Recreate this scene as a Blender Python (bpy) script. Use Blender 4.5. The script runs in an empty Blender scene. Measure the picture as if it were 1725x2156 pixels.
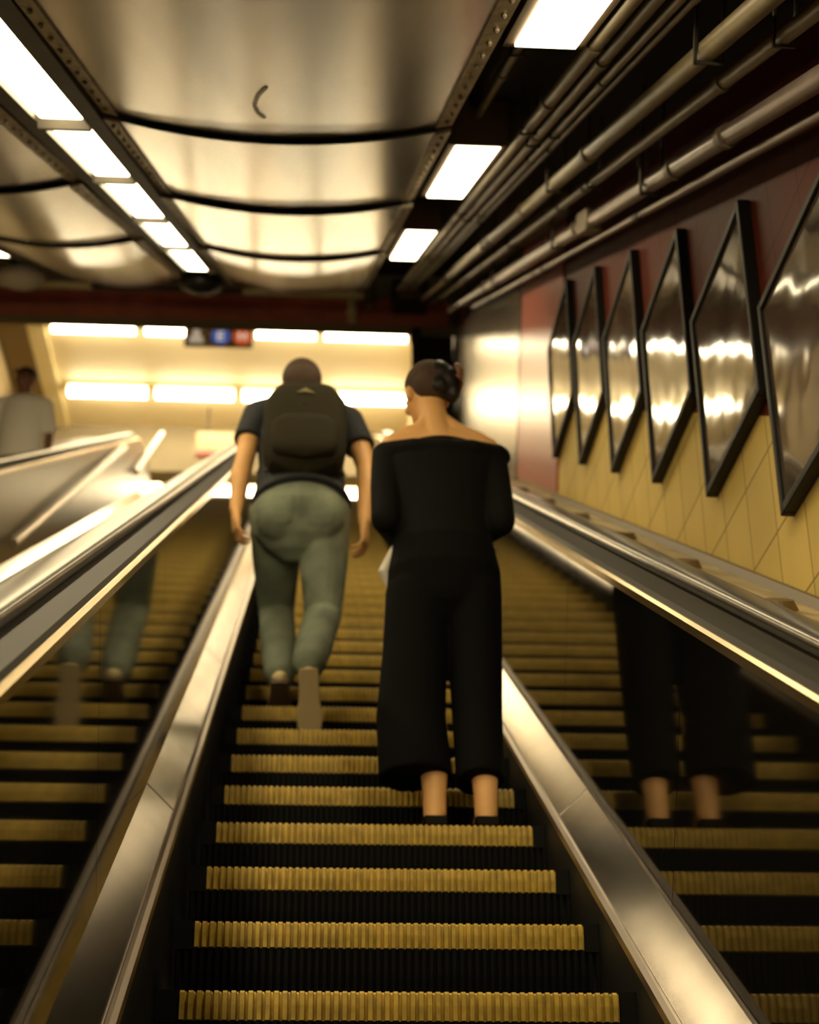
import bpy, bmesh, math, random
from mathutils import Vector, Matrix, Euler
random.seed(7)
C = bpy.context.scene.collection
PI = math.pi
# ------------------------------------------------------------------ camera, world, exposure
SN, CS = 0.5, math.cos(PI/6)
TAN = SN/CS
ZC = 1.423                                     # eye height above the line of step edges
cam_d = bpy.data.cameras.new('camera'); cam = bpy.data.objects.new('camera', cam_d); C.objects.link(cam)
YAW, PITCH, ROLL = 0.0666, 0.4561, -0.006
f = Vector((math.sin(YAW)*math.cos(PITCH), math.cos(YAW)*math.cos(PITCH), math.sin(PITCH)))
r = Vector((math.cos(YAW), -math.sin(YAW), 0)); u = r.cross(f)
r2 = r*math.cos(ROLL)+u*math.sin(ROLL); u2 = -r*math.sin(ROLL)+u*math.cos(ROLL)
cam.matrix_world = Matrix(((r2.x, u2.x, -f.x, 0), (r2.y, u2.y, -f.y, 0), (r2.z, u2.z, -f.z, ZC), (0, 0, 0, 1)))
cam_d.sensor_fit = 'HORIZONTAL'; cam_d.sensor_width = 24.0; cam_d.lens = 24.0*3560/1725
cam_d.clip_start = 0.05
cam_d.dof.use_dof = True; cam_d.dof.focus_distance = 3.5; cam_d.dof.aperture_fstop = 2.8
bpy.context.scene.camera = cam
w = bpy.data.worlds.new('world'); bpy.context.scene.world = w; w.use_nodes = True
w.node_tree.nodes['Background'].inputs[0].default_value = (0.9, 0.7, 0.4, 1)
w.node_tree.nodes['Background'].inputs[1].default_value = 0.006
vs = bpy.context.scene.view_settings
vs.view_transform = 'Standard'; vs.look = 'None'; vs.gamma = 1; vs.use_curve_mapping = False
vs.exposure = 1.8
K_STRIP, K_BOX, K_HALL = 5.0, 5.0, 9.0         # brightness of the lamps
WARM = (1.0, 0.81, 0.48)
HALLC = (1.0, 0.84, 0.54)

# ------------------------------------------------------------------ materials
def new_mat(name):
    m = bpy.data.materials.new(name); m.use_nodes = True
    nt = m.node_tree
    return m, nt, nt.nodes['Principled BSDF']
def mat(name, col, rough=0.5, metal=0.0, ior=None, coat=0, var=0.0, vscale=6.0, bump=0.0, bscale=40.0, stretch=(1, 1, 1), spec=None):
    m, nt, b = new_mat(name)
    b.inputs['Base Color'].default_value = (*col, 1); b.inputs['Roughness'].default_value = rough; b.inputs['Metallic'].default_value = metal
    if ior: b.inputs['IOR'].default_value = ior
    if spec is not None: b.inputs['Specular IOR Level'].default_value = spec
    if coat: b.inputs['Coat Weight'].default_value = coat; b.inputs['Coat Roughness'].default_value = 0.08
    if var or bump:
        tc = nt.nodes.new('ShaderNodeTexCoord'); mp = nt.nodes.new('ShaderNodeMapping'); mp.inputs['Scale'].default_value = stretch
        nt.links.new(tc.outputs['Object'], mp.inputs['Vector'])
    if var:
        n = nt.nodes.new('ShaderNodeTexNoise'); n.inputs['Scale'].default_value = vscale; n.inputs['Detail'].default_value = 5
        nt.links.new(mp.outputs[0], n.inputs['Vector'])
        rp = nt.nodes.new('ShaderNodeValToRGB')
        rp.color_ramp.elements[0].position = 0.3; rp.color_ramp.elements[1].position = 0.7
        rp.color_ramp.elements[0].color = (*[c*(1-var) for c in col], 1); rp.color_ramp.elements[1].color = (*[min(1, c*(1+var*0.6)) for c in col], 1)
        nt.links.new(n.outputs['Fac'], rp.inputs[0]); nt.links.new(rp.outputs[0], b.inputs['Base Color'])
    if bump:
        n2 = nt.nodes.new('ShaderNodeTexNoise'); n2.inputs['Scale'].default_value = bscale; n2.inputs['Detail'].default_value = 2
        nt.links.new(mp.outputs[0], n2.inputs['Vector'])
        bp = nt.nodes.new('ShaderNodeBump'); bp.inputs['Strength'].default_value = bump; bp.inputs['Distance'].default_value = 0.01
        nt.links.new(n2.outputs['Fac'], bp.inputs['Height']); nt.links.new(bp.outputs[0], b.inputs['Normal'])
    return m
def emit(name, col, k):
    m, nt, b = new_mat(name)
    b.inputs['Base Color'].default_value = (0.8, 0.8, 0.75, 1)
    b.inputs['Emission Color'].default_value = (*col, 1); b.inputs['Emission Strength'].default_value = k
    return m
def tile_wall(name, low, high, split, size):
    """glazed tile wall: lower colour, upper colour, boundary running parallel to the escalator"""
    m, nt, b = new_mat(name); L = nt.links; N = nt.nodes.new
    tc = N('ShaderNodeTexCoord'); sp = N('ShaderNodeSeparateXYZ'); L.new(tc.outputs['Object'], sp.inputs[0])
    m1 = N('ShaderNodeMath'); m1.operation = 'MULTIPLY'; m1.inputs[1].default_value = -SN; L.new(sp.outputs['Y'], m1.inputs[0])
    m2 = N('ShaderNodeMath'); m2.operation = 'MULTIPLY_ADD'; m2.inputs[1].default_value = CS; L.new(sp.outputs['Z'], m2.inputs[0]); L.new(m1.outputs[0], m2.inputs[2])
    m3 = N('ShaderNodeMath'); m3.operation = 'GREATER_THAN'; m3.inputs[1].default_value = split + ZC*CS; L.new(m2.outputs[0], m3.inputs[0])
    mx = N('ShaderNodeMix'); mx.data_type = 'RGBA'; mx.inputs[6].default_value = (*low, 1); mx.inputs[7].default_value = (*high, 1); L.new(m3.outputs[0], mx.inputs[0])
    cb = N('ShaderNodeCombineXYZ'); L.new(sp.outputs['Y'], cb.inputs[0]); L.new(sp.outputs['Z'], cb.inputs[1])
    br = N('ShaderNodeTexBrick'); br.offset = 0.0; br.inputs['Scale'].default_value = 1.0; br.inputs['Brick Width'].default_value = size; br.inputs['Row Height'].default_value = size
    br.inputs['Mortar Size'].default_value = 0.004; br.inputs['Mortar Smooth'].default_value = 0.3
    br.inputs['Color1'].default_value = (1, 1, 1, 1); br.inputs['Color2'].default_value = (0.86, 0.86, 0.86, 1); br.inputs['Mortar'].default_value = (0.35, 0.3, 0.25, 1)
    L.new(cb.outputs[0], br.inputs['Vector'])
    ns = N('ShaderNodeTexNoise'); ns.inputs['Scale'].default_value = 3.0; L.new(tc.outputs['Object'], ns.inputs['Vector'])
    mm = N('ShaderNodeMix'); mm.data_type = 'RGBA'; mm.blend_type = 'MULTIPLY'; mm.inputs[0].default_value = 1; L.new(mx.outputs[2], mm.inputs[6]); L.new(br.outputs['Color'], mm.inputs[7])
    m4 = N('ShaderNodeMix'); m4.data_type = 'RGBA'; m4.blend_type = 'MULTIPLY'; m4.inputs[0].default_value = 0.25; L.new(mm.outputs[2], m4.inputs[6]); L.new(ns.outputs['Fac'], m4.inputs[7])
    L.new(m4.outputs[2], b.inputs['Base Color']); b.inputs['Roughness'].default_value = 0.55; b.inputs['Specular IOR Level'].default_value = 0.08
    return m
M = {}
M['ceil'] = mat('stained steel ceiling sheet', (0.32, 0.29, 0.255), 0.22, 1.0, var=0.5, vscale=1.3, stretch=(4.0, 0.3, 0.3), bump=0.03, bscale=3)
M['ceil_flange'] = mat('ceiling flange', (0.33, 0.28, 0.2), 0.5, 0.7, var=0.4, vscale=14)
M['soot'] = mat('sooty concrete', (0.012, 0.011, 0.009), 0.8, var=0.5)
M['channel'] = mat('dark channel', (0.05, 0.042, 0.03), 0.6, 0.3, var=0.4, vscale=10)
M['housing'] = mat('brown lamp housing', (0.10, 0.065, 0.03), 0.55, var=0.3)
M['lamp_strip'] = emit('strip lamp diffuser', WARM, K_STRIP)
M['lamp_box'] = emit('box lamp diffuser', WARM, K_BOX)
M['lamp_hall'] = emit('hall tube', HALLC, K_HALL)
M['steel'] = mat('brushed steel', (0.56, 0.50, 0.43), 0.18, 1.0, var=0.12, vscale=3, stretch=(1, 3, 3))
M['steel_bead'] = mat('steel bead', (0.55, 0.48, 0.42), 0.3, 1.0)
M['steel_wall'] = mat('brushed steel wall', (0.40, 0.35, 0.28), 0.26, 1.0, bump=0.25, bscale=5, stretch=(1, 5, 0.4))
M['panel'] = mat('dark glossy balustrade', (0.006, 0.0055, 0.0045), 0.045, 0.0, ior=1.55)
M['rubber'] = mat('polished grey handrail', (0.20, 0.18, 0.15), 0.27, 0.9)
M['brass'] = mat('polished trim', (0.80, 0.62, 0.34), 0.25, 1.0)
M['skirt'] = mat('dark skirt', (0.012, 0.011, 0.009), 0.5, 0.0)
M['cap_rail'] = mat('dark cap rail', (0.03, 0.025, 0.018), 0.5, 0.0, spec=0.15)
M['steel_dull'] = mat('dull steel', (0.26, 0.225, 0.16), 0.36, 0.9)
M['step'] = mat('dark step metal', (0.004, 0.004, 0.0035), 0.7, 0.0, spec=0.15)
M['yellow'] = mat('yellow step edge', (0.60, 0.41, 0.06), 0.5, 0.0, var=0.3, vscale=30)
M['ledge'] = mat('dirty cream ledge', (0.50, 0.42, 0.28), 0.45, 0.1, var=0.5, vscale=7)
M['knob'] = mat('worn brown disc', (0.16, 0.11, 0.05), 0.5, 0.3)
M['wall'] = tile_wall('yellow and red tile', (0.80, 0.60, 0.19), (0.13, 0.026, 0.013), -0.02, 0.27)
M['red_panel'] = mat('red enamel', (0.42, 0.12, 0.085), 0.28, 0.0, ior=1.5, bump=0.15, bscale=4, stretch=(1, 5, 0.4))
M['black_frame'] = mat('black frame', (0.008, 0.007, 0.006), 0.5, spec=0.2)
M['frame_side'] = mat('grey frame side', (0.35, 0.30, 0.26), 0.35, 0.8)
M['glass'] = mat('poster glass', (0.10, 0.075, 0.055), 0.07, 0.0, ior=1.7, var=0.6, vscale=4, bump=0.9, bscale=2.2)
M['pipe_cream'] = mat('cream painted pipe', (0.17, 0.135, 0.07), 0.42, var=0.3, vscale=8)
M['pipe_pink'] = mat('grey pink pipe', (0.21, 0.16, 0.14), 0.35, 0.3, var=0.25, vscale=8)
M['coupling'] = mat('pipe coupling', (0.16, 0.125, 0.075), 0.5, 0.2)
M['beige'] = mat('beige wall', (0.52, 0.42, 0.25), 0.6, var=0.2, vscale=2)
M['cream'] = mat('cream ceiling sheet', (0.86, 0.74, 0.46), 0.55, var=0.06, vscale=1)
M['cream_trim'] = mat('cream trim', (0.86, 0.76, 0.46), 0.5)
M['brown_ceil'] = mat('brown soffit', (0.22, 0.15, 0.06), 0.6)
M['maroon'] = mat('maroon beam', (0.62, 0.19, 0.15), 0.5, var=0.2)
M['dim'] = mat('dim beige soffit', (0.30, 0.25, 0.16), 0.6)
M['floor'] = mat('landing floor', (0.30, 0.25, 0.17), 0.3, var=0.2)
M['comb'] = mat('comb plate', (0.45, 0.40, 0.3), 0.35, 0.9)
M['dome_black'] = mat('black dome', (0.012, 0.012, 0.012), 0.4)
M['skin'] = mat('skin', (0.93, 0.51, 0.19), 0.5, var=0.12, vscale=8)
M['skin_dark'] = mat('brown skin', (0.20, 0.085, 0.045), 0.5)
M['hair'] = mat('brown hair', (0.075, 0.042, 0.024), 0.8, bump=0.4, bscale=90, stretch=(1, 1, 0.2))
M['hair_dark'] = mat('dark hair', (0.012, 0.009, 0.007), 0.5, bump=0.4, bscale=90, stretch=(1, 1, 0.2))
M['clip'] = mat('tortoiseshell clip', (0.20, 0.09, 0.035), 0.3)
M['black_knit'] = mat('black knit', (0.0035, 0.0035, 0.0035), 0.85, bump=0.2, bscale=60, spec=0.2)
M['black_cloth'] = mat('black trouser cloth', (0.003, 0.003, 0.003), 0.9, bump=0.15, bscale=25, spec=0.15)
M['tee'] = mat('charcoal t-shirt', (0.022, 0.024, 0.028), 0.85, bump=0.4, bscale=18)
M['jeans'] = mat('washed blue green jeans', (0.22, 0.25, 0.175), 0.8, var=0.4, vscale=7, bump=1.0, bscale=10)
M['bag'] = mat('olive black backpack', (0.027, 0.022, 0.010), 0.85, bump=0.2, bscale=30, spec=0.2)
M['bag_trim'] = mat('backpack trim', (0.02, 0.018, 0.012), 0.7)
M['mark'] = mat('pale mark', (0.30, 0.26, 0.12), 0.6)
M['shoe'] = mat('cream shoe', (0.66, 0.54, 0.26), 0.7)
M['sole'] = mat('tan shoe sole', (0.52, 0.40, 0.20), 0.7)
M['sole_dark'] = mat('dark shoe sole', (0.12, 0.075, 0.04), 0.7)
M['mule'] = mat('black shoe', (0.006, 0.004, 0.003), 0.6, spec=0.1)
M['white_cloth'] = mat('white cloth', (0.80, 0.74, 0.62), 0.8, bump=0.4, bscale=14)
M['phone'] = mat('dark phone', (0.02, 0.02, 0.02), 0.2)
M['sign_black'] = mat('sign ground', (0.16, 0.12, 0.05), 0.5)
M['sign_grey'] = mat('grey bullet', (0.50, 0.44, 0.36), 0.5)
M['sign_blue'] = mat('blue bullet', (0.04, 0.10, 0.42), 0.5)
M['sign_red'] = mat('orange red bullet', (0.62, 0.10, 0.025), 0.5)
M['sign_white'] = mat('sign white', (0.80, 0.75, 0.65), 0.5)
for k_ in ('sign_grey', 'sign_blue', 'sign_red', 'sign_white'):      # faint glow added to the sign faces in place of bounced light
    b_ = M[k_].node_tree.nodes['Principled BSDF']; b_.inputs['Emission Color'].default_value = b_.inputs['Base Color'].default_value; b_.inputs['Emission Strength'].default_value = 0.16
M['cap'] = mat('black cap', (0.01, 0.008, 0.007), 0.7)
M['eye'] = mat('eye', (0.03, 0.02, 0.015), 0.2)
M['lips'] = mat('lips', (0.42, 0.17, 0.12), 0.5)

# ------------------------------------------------------------------ helpers
EX = Vector((1, 0, 0)); ED = Vector((0, CS, SN)); EN = Vector((0, -SN, CS)); CAM0 = Vector((0, 0, ZC))
def I(X, N, t): return CAM0 + EX*X + ED*t + EN*N
def link(name, bm, m, parent=None, smooth=False):
    bmesh.ops.recalc_face_normals(bm, faces=bm.faces)
    me = bpy.data.meshes.new(name); bm.to_mesh(me); bm.free()
    for mm in (m if isinstance(m, (list, tuple)) else [m]): me.materials.append(mm)
    if smooth: me.shade_smooth(); me.set_sharp_from_angle(angle=math.radians(40))
    o = bpy.data.objects.new(name, me); C.objects.link(o)
    if parent: put(o, parent)
    return o
def put(o, parent):
    o.parent = parent; o.matrix_parent_inverse = world_of(parent).inverted()
def world_of(o):
    m = o.matrix_basis.copy()
    return (world_of(o.parent) @ o.matrix_parent_inverse @ m) if o.parent else m
def tag(o, label=None, cat=None, group=None, kind=None):
    for k, v in (('label', label), ('category', cat), ('group', group), ('kind', kind)):
        if v: o[k] = v
    return o
def thing(name, label, cat, loc, group=None):
    o = bpy.data.objects.new(name, None); C.objects.link(o); o.location = loc; o.empty_display_size = 0.1
    return tag(o, label, cat, group)
def struct(name, bm, m, smooth=False): return tag(link(name, bm, m, None, smooth), kind='structure')
def box8(bm, P):
    v = [bm.verts.new(p) for p in P]
    for q in ((0, 1, 2, 3), (7, 6, 5, 4), (0, 4, 5, 1), (1, 5, 6, 2), (2, 6, 7, 3), (3, 7, 4, 0)): bm.faces.new([v[i] for i in q])
def bx(bm, x0, x1, y0, y1, z0, z1):
    box8(bm, [Vector(p) for p in ((x0, y0, z0), (x1, y0, z0), (x1, y1, z0), (x0, y1, z0), (x0, y0, z1), (x1, y0, z1), (x1, y1, z1), (x0, y1, z1))])
def ibx(bm, X0, X1, N0, N1, t0, t1):
    box8(bm, [I(*p) for p in ((X0, N0, t0), (X1, N0, t0), (X1, N0, t1), (X0, N0, t1), (X0, N1, t0), (X1, N1, t0), (X1, N1, t1), (X0, N1, t1))])
def rings(bm, R, cap=True, closed=True):
    V = [[bm.verts.new(p) for p in ring] for ring in R]; n = len(V[0])
    for a, b in zip(V, V[1:]):
        for i in range(n if closed else n-1):
            j = (i+1) % n
            bm.faces.new((a[i], a[j], b[j], b[i]))
    if cap and closed:
        bm.faces.new(V[0]); bm.faces.new(list(reversed(V[-1])))
def bevelled(o, w, seg=2):
    md = o.modifiers.new('bevel', 'BEVEL'); md.width = w; md.segments = seg; md.limit_method = 'ANGLE'; return o
# escalator path: incline, then an arc to level, then level
T_TOP, R0, H0 = 20.4, 1.5, 1.232
def frame(s):
    RR = R0 + H0
    if s <= T_TOP: return CAM0 + ED*s, EN
    cen = CAM0 + ED*T_TOP - EN*RR
    a = (s-T_TOP)/RR
    if a >= PI/6:
        return cen + Vector((0, s-T_TOP-RR*PI/6, RR)), Vector((0, 0, 1))
    th = PI/6 - a; n = Vector((0, -math.sin(th), math.cos(th)))
    return cen + n*RR, n
S_FLAT = T_TOP + (R0+H0)*PI/6
Z_LAND = (CAM0 + ED*T_TOP - EN*(R0+H0)).z + R0
Y_FLAT = (CAM0 + ED*T_TOP - EN*(R0+H0)).y
S_END = S_FLAT + 1.6
def Q(X, N, s):
    o, n = frame(s); return o + EX*X + n*N
def svals(s0, s1):
    out = [s0]
    if s0 < T_TOP < s1: out.append(T_TOP)
    k = 1
    while T_TOP + k*0.18 < min(s1, S_FLAT):
        if T_TOP + k*0.18 > s0: out.append(T_TOP + k*0.18)
        k += 1
    if s0 < S_FLAT < s1: out.append(S_FLAT)
    out.append(s1); return out
def sweep(bm, prof, s0, s1):
    rings(bm, [[Q(X, N, s) for X, N in prof] for s in svals(s0, s1)])

# ------------------------------------------------------------------ the setting
XW = 1.35
bm = bmesh.new(); rings(bm, [[I(XW, -1.7, t), I(XW+0.2, -1.7, t), I(XW+0.2, 1.25, t), I(XW, 1.25, t)] for t in (-2.5, 9.1)])
struct('wall_right', bm, M['wall'])
bm = bmesh.new(); rings(bm, [[I(XW+0.003, -1.7, t), I(XW+0.2, -1.7, t), I(XW+0.2, 1.25, t), I(XW+0.003, 1.25, t)] for t in (9.1, 16.3)])
struct('wall_right_upper', bm, M['beige'])
bm = bmesh.new(); ibx(bm, XW-0.012, XW+0.002, -0.48, 1.0, 9.1, 10.85)
tag(link('enamel_wall_panel', bm, M['red_panel']), 'glossy dull red enamel panel covering the right wall beyond the last poster frame', 'wall panel')
bm = bmesh.new(); ibx(bm, XW-0.016, XW+0.002, -0.50, 1.0, 10.88, 16.0)
tag(link('steel_wall_panel', bm, M['steel_wall']), 'tall brushed steel panel on the right wall beside the escalator top, streaked with light', 'wall panel')
XL = -4.3
bm = bmesh.new(); ibx(bm, XL-0.2, XL, -1.7, 1.25, -2.5, 16.3)
struct('wall_left', bm, M['beige'])
bm = bmesh.new(); ibx(bm, 0.50, XW, 1.13, 1.25, -2.5, 15.6)
struct('ceiling', bm, M['soot'])
bm = bmesh.new(); ibx(bm, XL, 0.50, 1.13, 1.25, -2.5, 15.6)
struct('ceiling_slab', bm, M['soot'])
# upper hall
HZ = 13.82; YF = 13.42
bm = bmesh.new(); bx(bm, -3.62, 1.45, YF+0.2, 22.5, HZ, HZ+0.1)
struct('ceiling_upper', bm, M['cream'])
bm = bmesh.new(); bx(bm, -4.5, 1.45, 22.9, 30, HZ, HZ+0.1)
struct('ceiling_far', bm, M['dim'])
bm = bmesh.new(); bx(bm, -4.5, 1.45, 22.5, 22.9, HZ-0.75, HZ+0.1)
struct('trim_1', bm, M['dim'])
bm = bmesh.new(); bx(bm, -3.86, -3.62, YF+0.2, 22.5, HZ-0.06, HZ+0.1)
struct('trim_2', bm, M['cream_trim'])
bm = bmesh.new(); bx(bm, -4.5, -3.86, YF+0.2, 22.5, HZ, HZ+0.1)
struct('ceiling_side', bm, M['brown_ceil'])
bm = bmesh.new(); bx(bm, -4.5, -4.30, YF+0.2, 30, Z_LAND-3.0, HZ)
struct('wall_hall_left', bm, M['beige'])
bm = bmesh.new(); bx(bm, 1.45, 1.65, YF+0.2, 30, Z_LAND-3.0, HZ+0.1)
struct('wall_hall_right', bm, M['beige'])
bm = bmesh.new(); bx(bm, -4.5, 1.65, 30, 30.2, Z_LAND, HZ+0.1)
struct('wall_hall_end', bm, M['dim'])
bm = bmesh.new(); bx(bm, -4.3, 1.45, Y_FLAT+0.55, 30, Z_LAND-0.3, Z_LAND-0.004)
struct('floor', bm, M['floor'])
bm = bmesh.new(); bx(bm, -4.5, 1.65, YF, YF+0.2, 9.98, HZ+0.1)
struct('wall_front_upper', bm, M['dim'])
bm = bmesh.new(); bx(bm, -3.45, 1.26, YF-0.12, YF-0.001, 9.96, 10.16)
for a in (9.96, 10.10): bx(bm, -3.45, 1.26, YF-0.17, YF-0.12, a, a+0.05)
struct('trim_3', bm, M['maroon'])

# ------------------------------------------------------------------ bowed ceiling sheets
NC = 0.97
def bowed(name, X0, X1, t0, t1, sag, drop, label):
    bm = bmesh.new(); n = 20; R = []
    for (t, off) in ((t0, drop), (t1, 0.0)):
        low = [I(X0+(X1-X0)*i/n, NC - off - sag*(1-(2*i/n-1)**2), t) for i in range(n+1)]
        up = [p + EN*0.006 for p in reversed(low)]
        R.append(low+up)
    rings(bm, R)
    o = tag(link(name, bm, M['ceil'], None, True), label, 'ceiling sheet', 'bowed steel ceiling sheets')
    for side, xa in ((1, X0), (-1, X1)):
        b = bmesh.new()
        rings(b, [[I(xa, NC-off-0.008, t), I(xa+side*0.055, NC-off-0.008-sag*0.16, t), I(xa+side*0.055, NC-off-sag*0.16, t), I(xa, NC-off+0.006, t)] for t, off in ((t0, drop), (t1, 0))])
        k = 0; t = t0+0.09
        while t < t1-0.05:
            off = drop*(1-(t-t0)/(t1-t0)); c = I(xa+side*0.026, NC-off-0.014-sag*0.08, t)
            bmesh.ops.create_icosphere(b, subdivisions=1, radius=0.009, matrix=Matrix.Translation(c)); t += 0.17
        link('flange', b, M['ceil_flange'], o)
    return o
seams = [-2.2, 0.4, 3.2, 6.0, 8.25, 11.1, 15.0]
names = ['behind the viewer', 'overhead at the top edge', 'largest in view, dark, scratched', 'pale, just past the first curved seam', 'past the second curved seam', 'at the far end, nearest the maroon beam']
for i in range(6):
    sheet = bowed('ceiling_sheet', -0.745, 0.47, seams[i]+0.004, seams[i+1]-0.004, 0.075, 0.028 if i != 3 else 0.02, 'bowed stained ceiling sheet over near escalator, '+names[i])
    if i == 2:
        pts = [(-0.150, 4.95), (-0.178, 5.10), (-0.195, 5.28), (-0.190, 5.42), (-0.172, 5.53)]
        b = bmesh.new(); rings(b, [[I(X+e, NC-0.075*(1-((X+e+0.1375)/0.6075)**2)-0.028*(6.0-t)/2.8-d, t) for e, d in ((-0.006, 0.003), (0.006, 0.003), (0.006, -0.002), (-0.006, -0.002))] for X, t in pts])
        link('scratch', b, M['ceil_flange'], sheet)
seams2 = [-2.2, 0.6, 4.0, 7.9, 10.7, 14.8]
names2 = ['behind the viewer', 'above the lower left', 'dark, at the left edge', 'between the two curved seams', 'farthest, with bright glare']
for i in range(5):
    bowed('ceiling_sheet', -2.10, -1.075, seams2[i]+0.004, seams2[i+1]-0.004, 0.07, 0.025, 'bowed ceiling sheet left of the long strip, '+names2[i])
# end trims of the ceiling
bm = bmesh.new(); ibx(bm, -0.62, 0.44, NC-0.085, NC-0.045, 15.0, 15.25)
tag(link('edge_trim', bm, M['cream_trim']), 'cream edge bar closing the end of the near steel ceiling', 'trim bar')
bm = bmesh.new(); ibx(bm, -2.9, -1.93, NC-0.085, NC-0.035, 14.85, 15.1)
tag(link('edge_trim', bm, M['cream_trim']), 'cream edge bar at the far end of the left ceiling', 'trim bar')
bm = bmesh.new(); ibx(bm, -1.93, -0.62, NC-0.075, NC-0.045, 15.0, 15.2)
tag(link('edge_trim', bm, M['channel']), 'dark edge bar between the two cream bars above the maroon beam', 'trim bar')

# ------------------------------------------------------------------ lamps along the slope
def strip(name, x0, x1, spans, lab, grp):
    t = thing(name+'_housing', lab+' lamp housing', 'light channel', I((x0+x1)/2, NC+0.1, spans[0][0]))
    bm = bmesh.new(); tb = spans[-1][1]+0.05
    ibx(bm, x0-0.075, x0-0.012, NC-0.02, NC+0.14, spans[0][0], tb); ibx(bm, x1+0.012, x1+0.075, NC-0.03, NC+0.14, spans[0][0], tb)
    ibx(bm, x0-0.012, x1+0.012, NC+0.06, NC+0.14, spans[0][0], tb)
    link('channel', bm, M['channel'], t)
    for (a, b), (c, d) in zip(spans, spans[1:]):
        bm = bmesh.new(); ibx(bm, x0-0.012, x1+0.012, NC-0.040, NC+0.06, (b+c)/2-0.03, (b+c)/2+0.03); link('divider', bm, M['channel'], t)
    return t
XA, XB = -0.985, -0.825
spans = [(-2.2, -0.7), (-0.68, 0.9), (0.92, 2.5), (2.52, 4.2), (4.22, 6.19), (6.24, 7.74), (7.79, 9.48), (9.53, 11.25), (11.3, 13.4)]
strip('light_strip', XA, XB, spans, 'long dark channel between the two steel ceilings,', None)
sl = ['behind the viewer', 'over the first steps', 'second over the lower steps', 'before the left edge of the photo', 'longest in view, at the left edge', 'second in the row from the left edge', 'third in the row from the left edge', 'fourth in the row from the left edge', 'last of the row, next to the black dome']
for (a, b), s in zip(spans, sl):
    bm = bmesh.new(); ibx(bm, XA, XB, NC-0.012, NC+0.05, a+0.05, b-0.05)
    o = bevelled(tag(link('strip_lamp', bm, M['lamp_strip']), 'glowing lamp in the long ceiling strip, '+s, 'lamp', 'lamps of the long ceiling strip'), 0.012)
XC, XD = -2.33, -2.19
sp2 = [(-2.2, 0.5), (0.55, 3.2), (3.25, 6.3), (6.35, 10.0), (10.05, 12.6)]
strip('light_strip', XC, XD, sp2, 'dark channel above the far left escalator,', None)
for (a, b), s in zip(sp2, ['behind the viewer', 'over the lower steps', 'before the picture edge', 'near the left wall', 'just in view at the left edge']):
    bm = bmesh.new(); ibx(bm, XC, XD, NC-0.012, NC+0.05, a+0.012, b-0.012)
    bevelled(tag(link('strip_lamp', bm, M['lamp_strip']), 'glowing lamp over the far left escalator, '+s, 'lamp', 'lamps over the left escalator'), 0.012)
bm = bmesh.new(); ibx(bm, XL, XC-0.08, NC+0.03, 1.13, -2.2, 14.0)
struct('ceiling_left_edge', bm, M['channel'])
boxes = [(2.6, 4.63), (6.45, 8.10), (9.73, 11.75)]
bl = ['cut by the top edge of the photo', 'second down, beside the curved ceiling seam', 'farthest and smallest of the row']
for (a, b), s in zip(boxes, bl):
    t = thing('box_lamp', 'boxy lamp between ceiling sheet and pipes, '+s, 'lamp', I(0.61, 1.1, a), 'box lamps beside the pipes')
    bm = bmesh.new()
    ibx(bm, 0.500, 0.530, NC, 1.125, a-0.03, b+0.05); ibx(bm, 0.695, 0.72, NC, 1.125, a-0.03, b+0.05)
    ibx(bm, 0.500, 0.72, NC-0.01, 1.125, a-0.05, a-0.005); ibx(bm, 0.500, 0.72, NC, 1.125, b+0.01, b+0.05); ibx(bm, 0.53, 0.695, 1.06, 1.125, a, b)
    link('housing', bm, M['housing'], t)
    bm = bmesh.new(); ibx(bm, 0.53, 0.695, NC-0.008, NC+0.03, a, b+0.006); link('diffuser', bm, M['lamp_box'], t)
# domes at the strip ends
def dome(name, X, N, t, rx, rn, rt, m, label, cat):
    b = bmesh.new()
    mt = Matrix.Translation(I(X, N, t)) @ Matrix(((1, 0, 0, 0), (0, CS, -SN, 0), (0, SN, CS, 0), (0, 0, 0, 1))) @ Matrix.Diagonal((rx, rt, rn, 1))
    bmesh.ops.create_uvsphere(b, u_segments=24, v_segments=12, radius=1, matrix=mt)
    o = link(name, b, m, None, True); tag(o, label, cat); return o
dome('end_cap', -0.93, NC-0.05, 14.2, 0.19, 0.11, 0.30, M['dome_black'], 'black rounded cap at the end of the long light strip', 'cap')
dome('dome_cover', -2.42, NC-0.04, 14.3, 0.20, 0.12, 0.25, M['white_cloth'], 'cream rounded cover at the end of the far left lamps', 'dome cover')

# ------------------------------------------------------------------ pipes along the right
def pipe(X, N, rad, t0, t1, m, label, coup, hang, name='pipe'):
    b = bmesh.new(); n = 16
    rings(b, [[I(X+rad*math.cos(2*PI*i/n), N+rad*math.sin(2*PI*i/n), t) for i in range(n)] for t in (t0, t1)])
    o = tag(link(name, b, m, None, True), label, 'pipe', 'pipes under the right ceiling')
    for tc in coup:
        b = bmesh.new(); q = rad*1.22
        rings(b, [[I(X+q*math.cos(2*PI*i/n), N+q*math.sin(2*PI*i/n), t) for i in range(n)] for t in (tc-0.03, tc+0.03)])
        link('coupling', b, M['coupling'], o, True)
    for th in hang:
        b = bmesh.new()
        ibx(b, X-rad*1.3, X+rad*1.3, N-rad*1.35, N-rad*1.0, th-0.007, th+0.007)
        ibx(b, X-rad*1.35, X-rad*1.05, N-rad*1.35, 1.14, th-0.007, th+0.007)
        ibx(b, X+rad*1.05, X+rad*1.35, N-rad*1.35, 1.14, th-0.007, th+0.007)
        link('hanger', b, M['channel'], o)
    return o
H1 = (0.8, 3.4, 6.1, 8.8, 11.5, 14.2)
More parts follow.
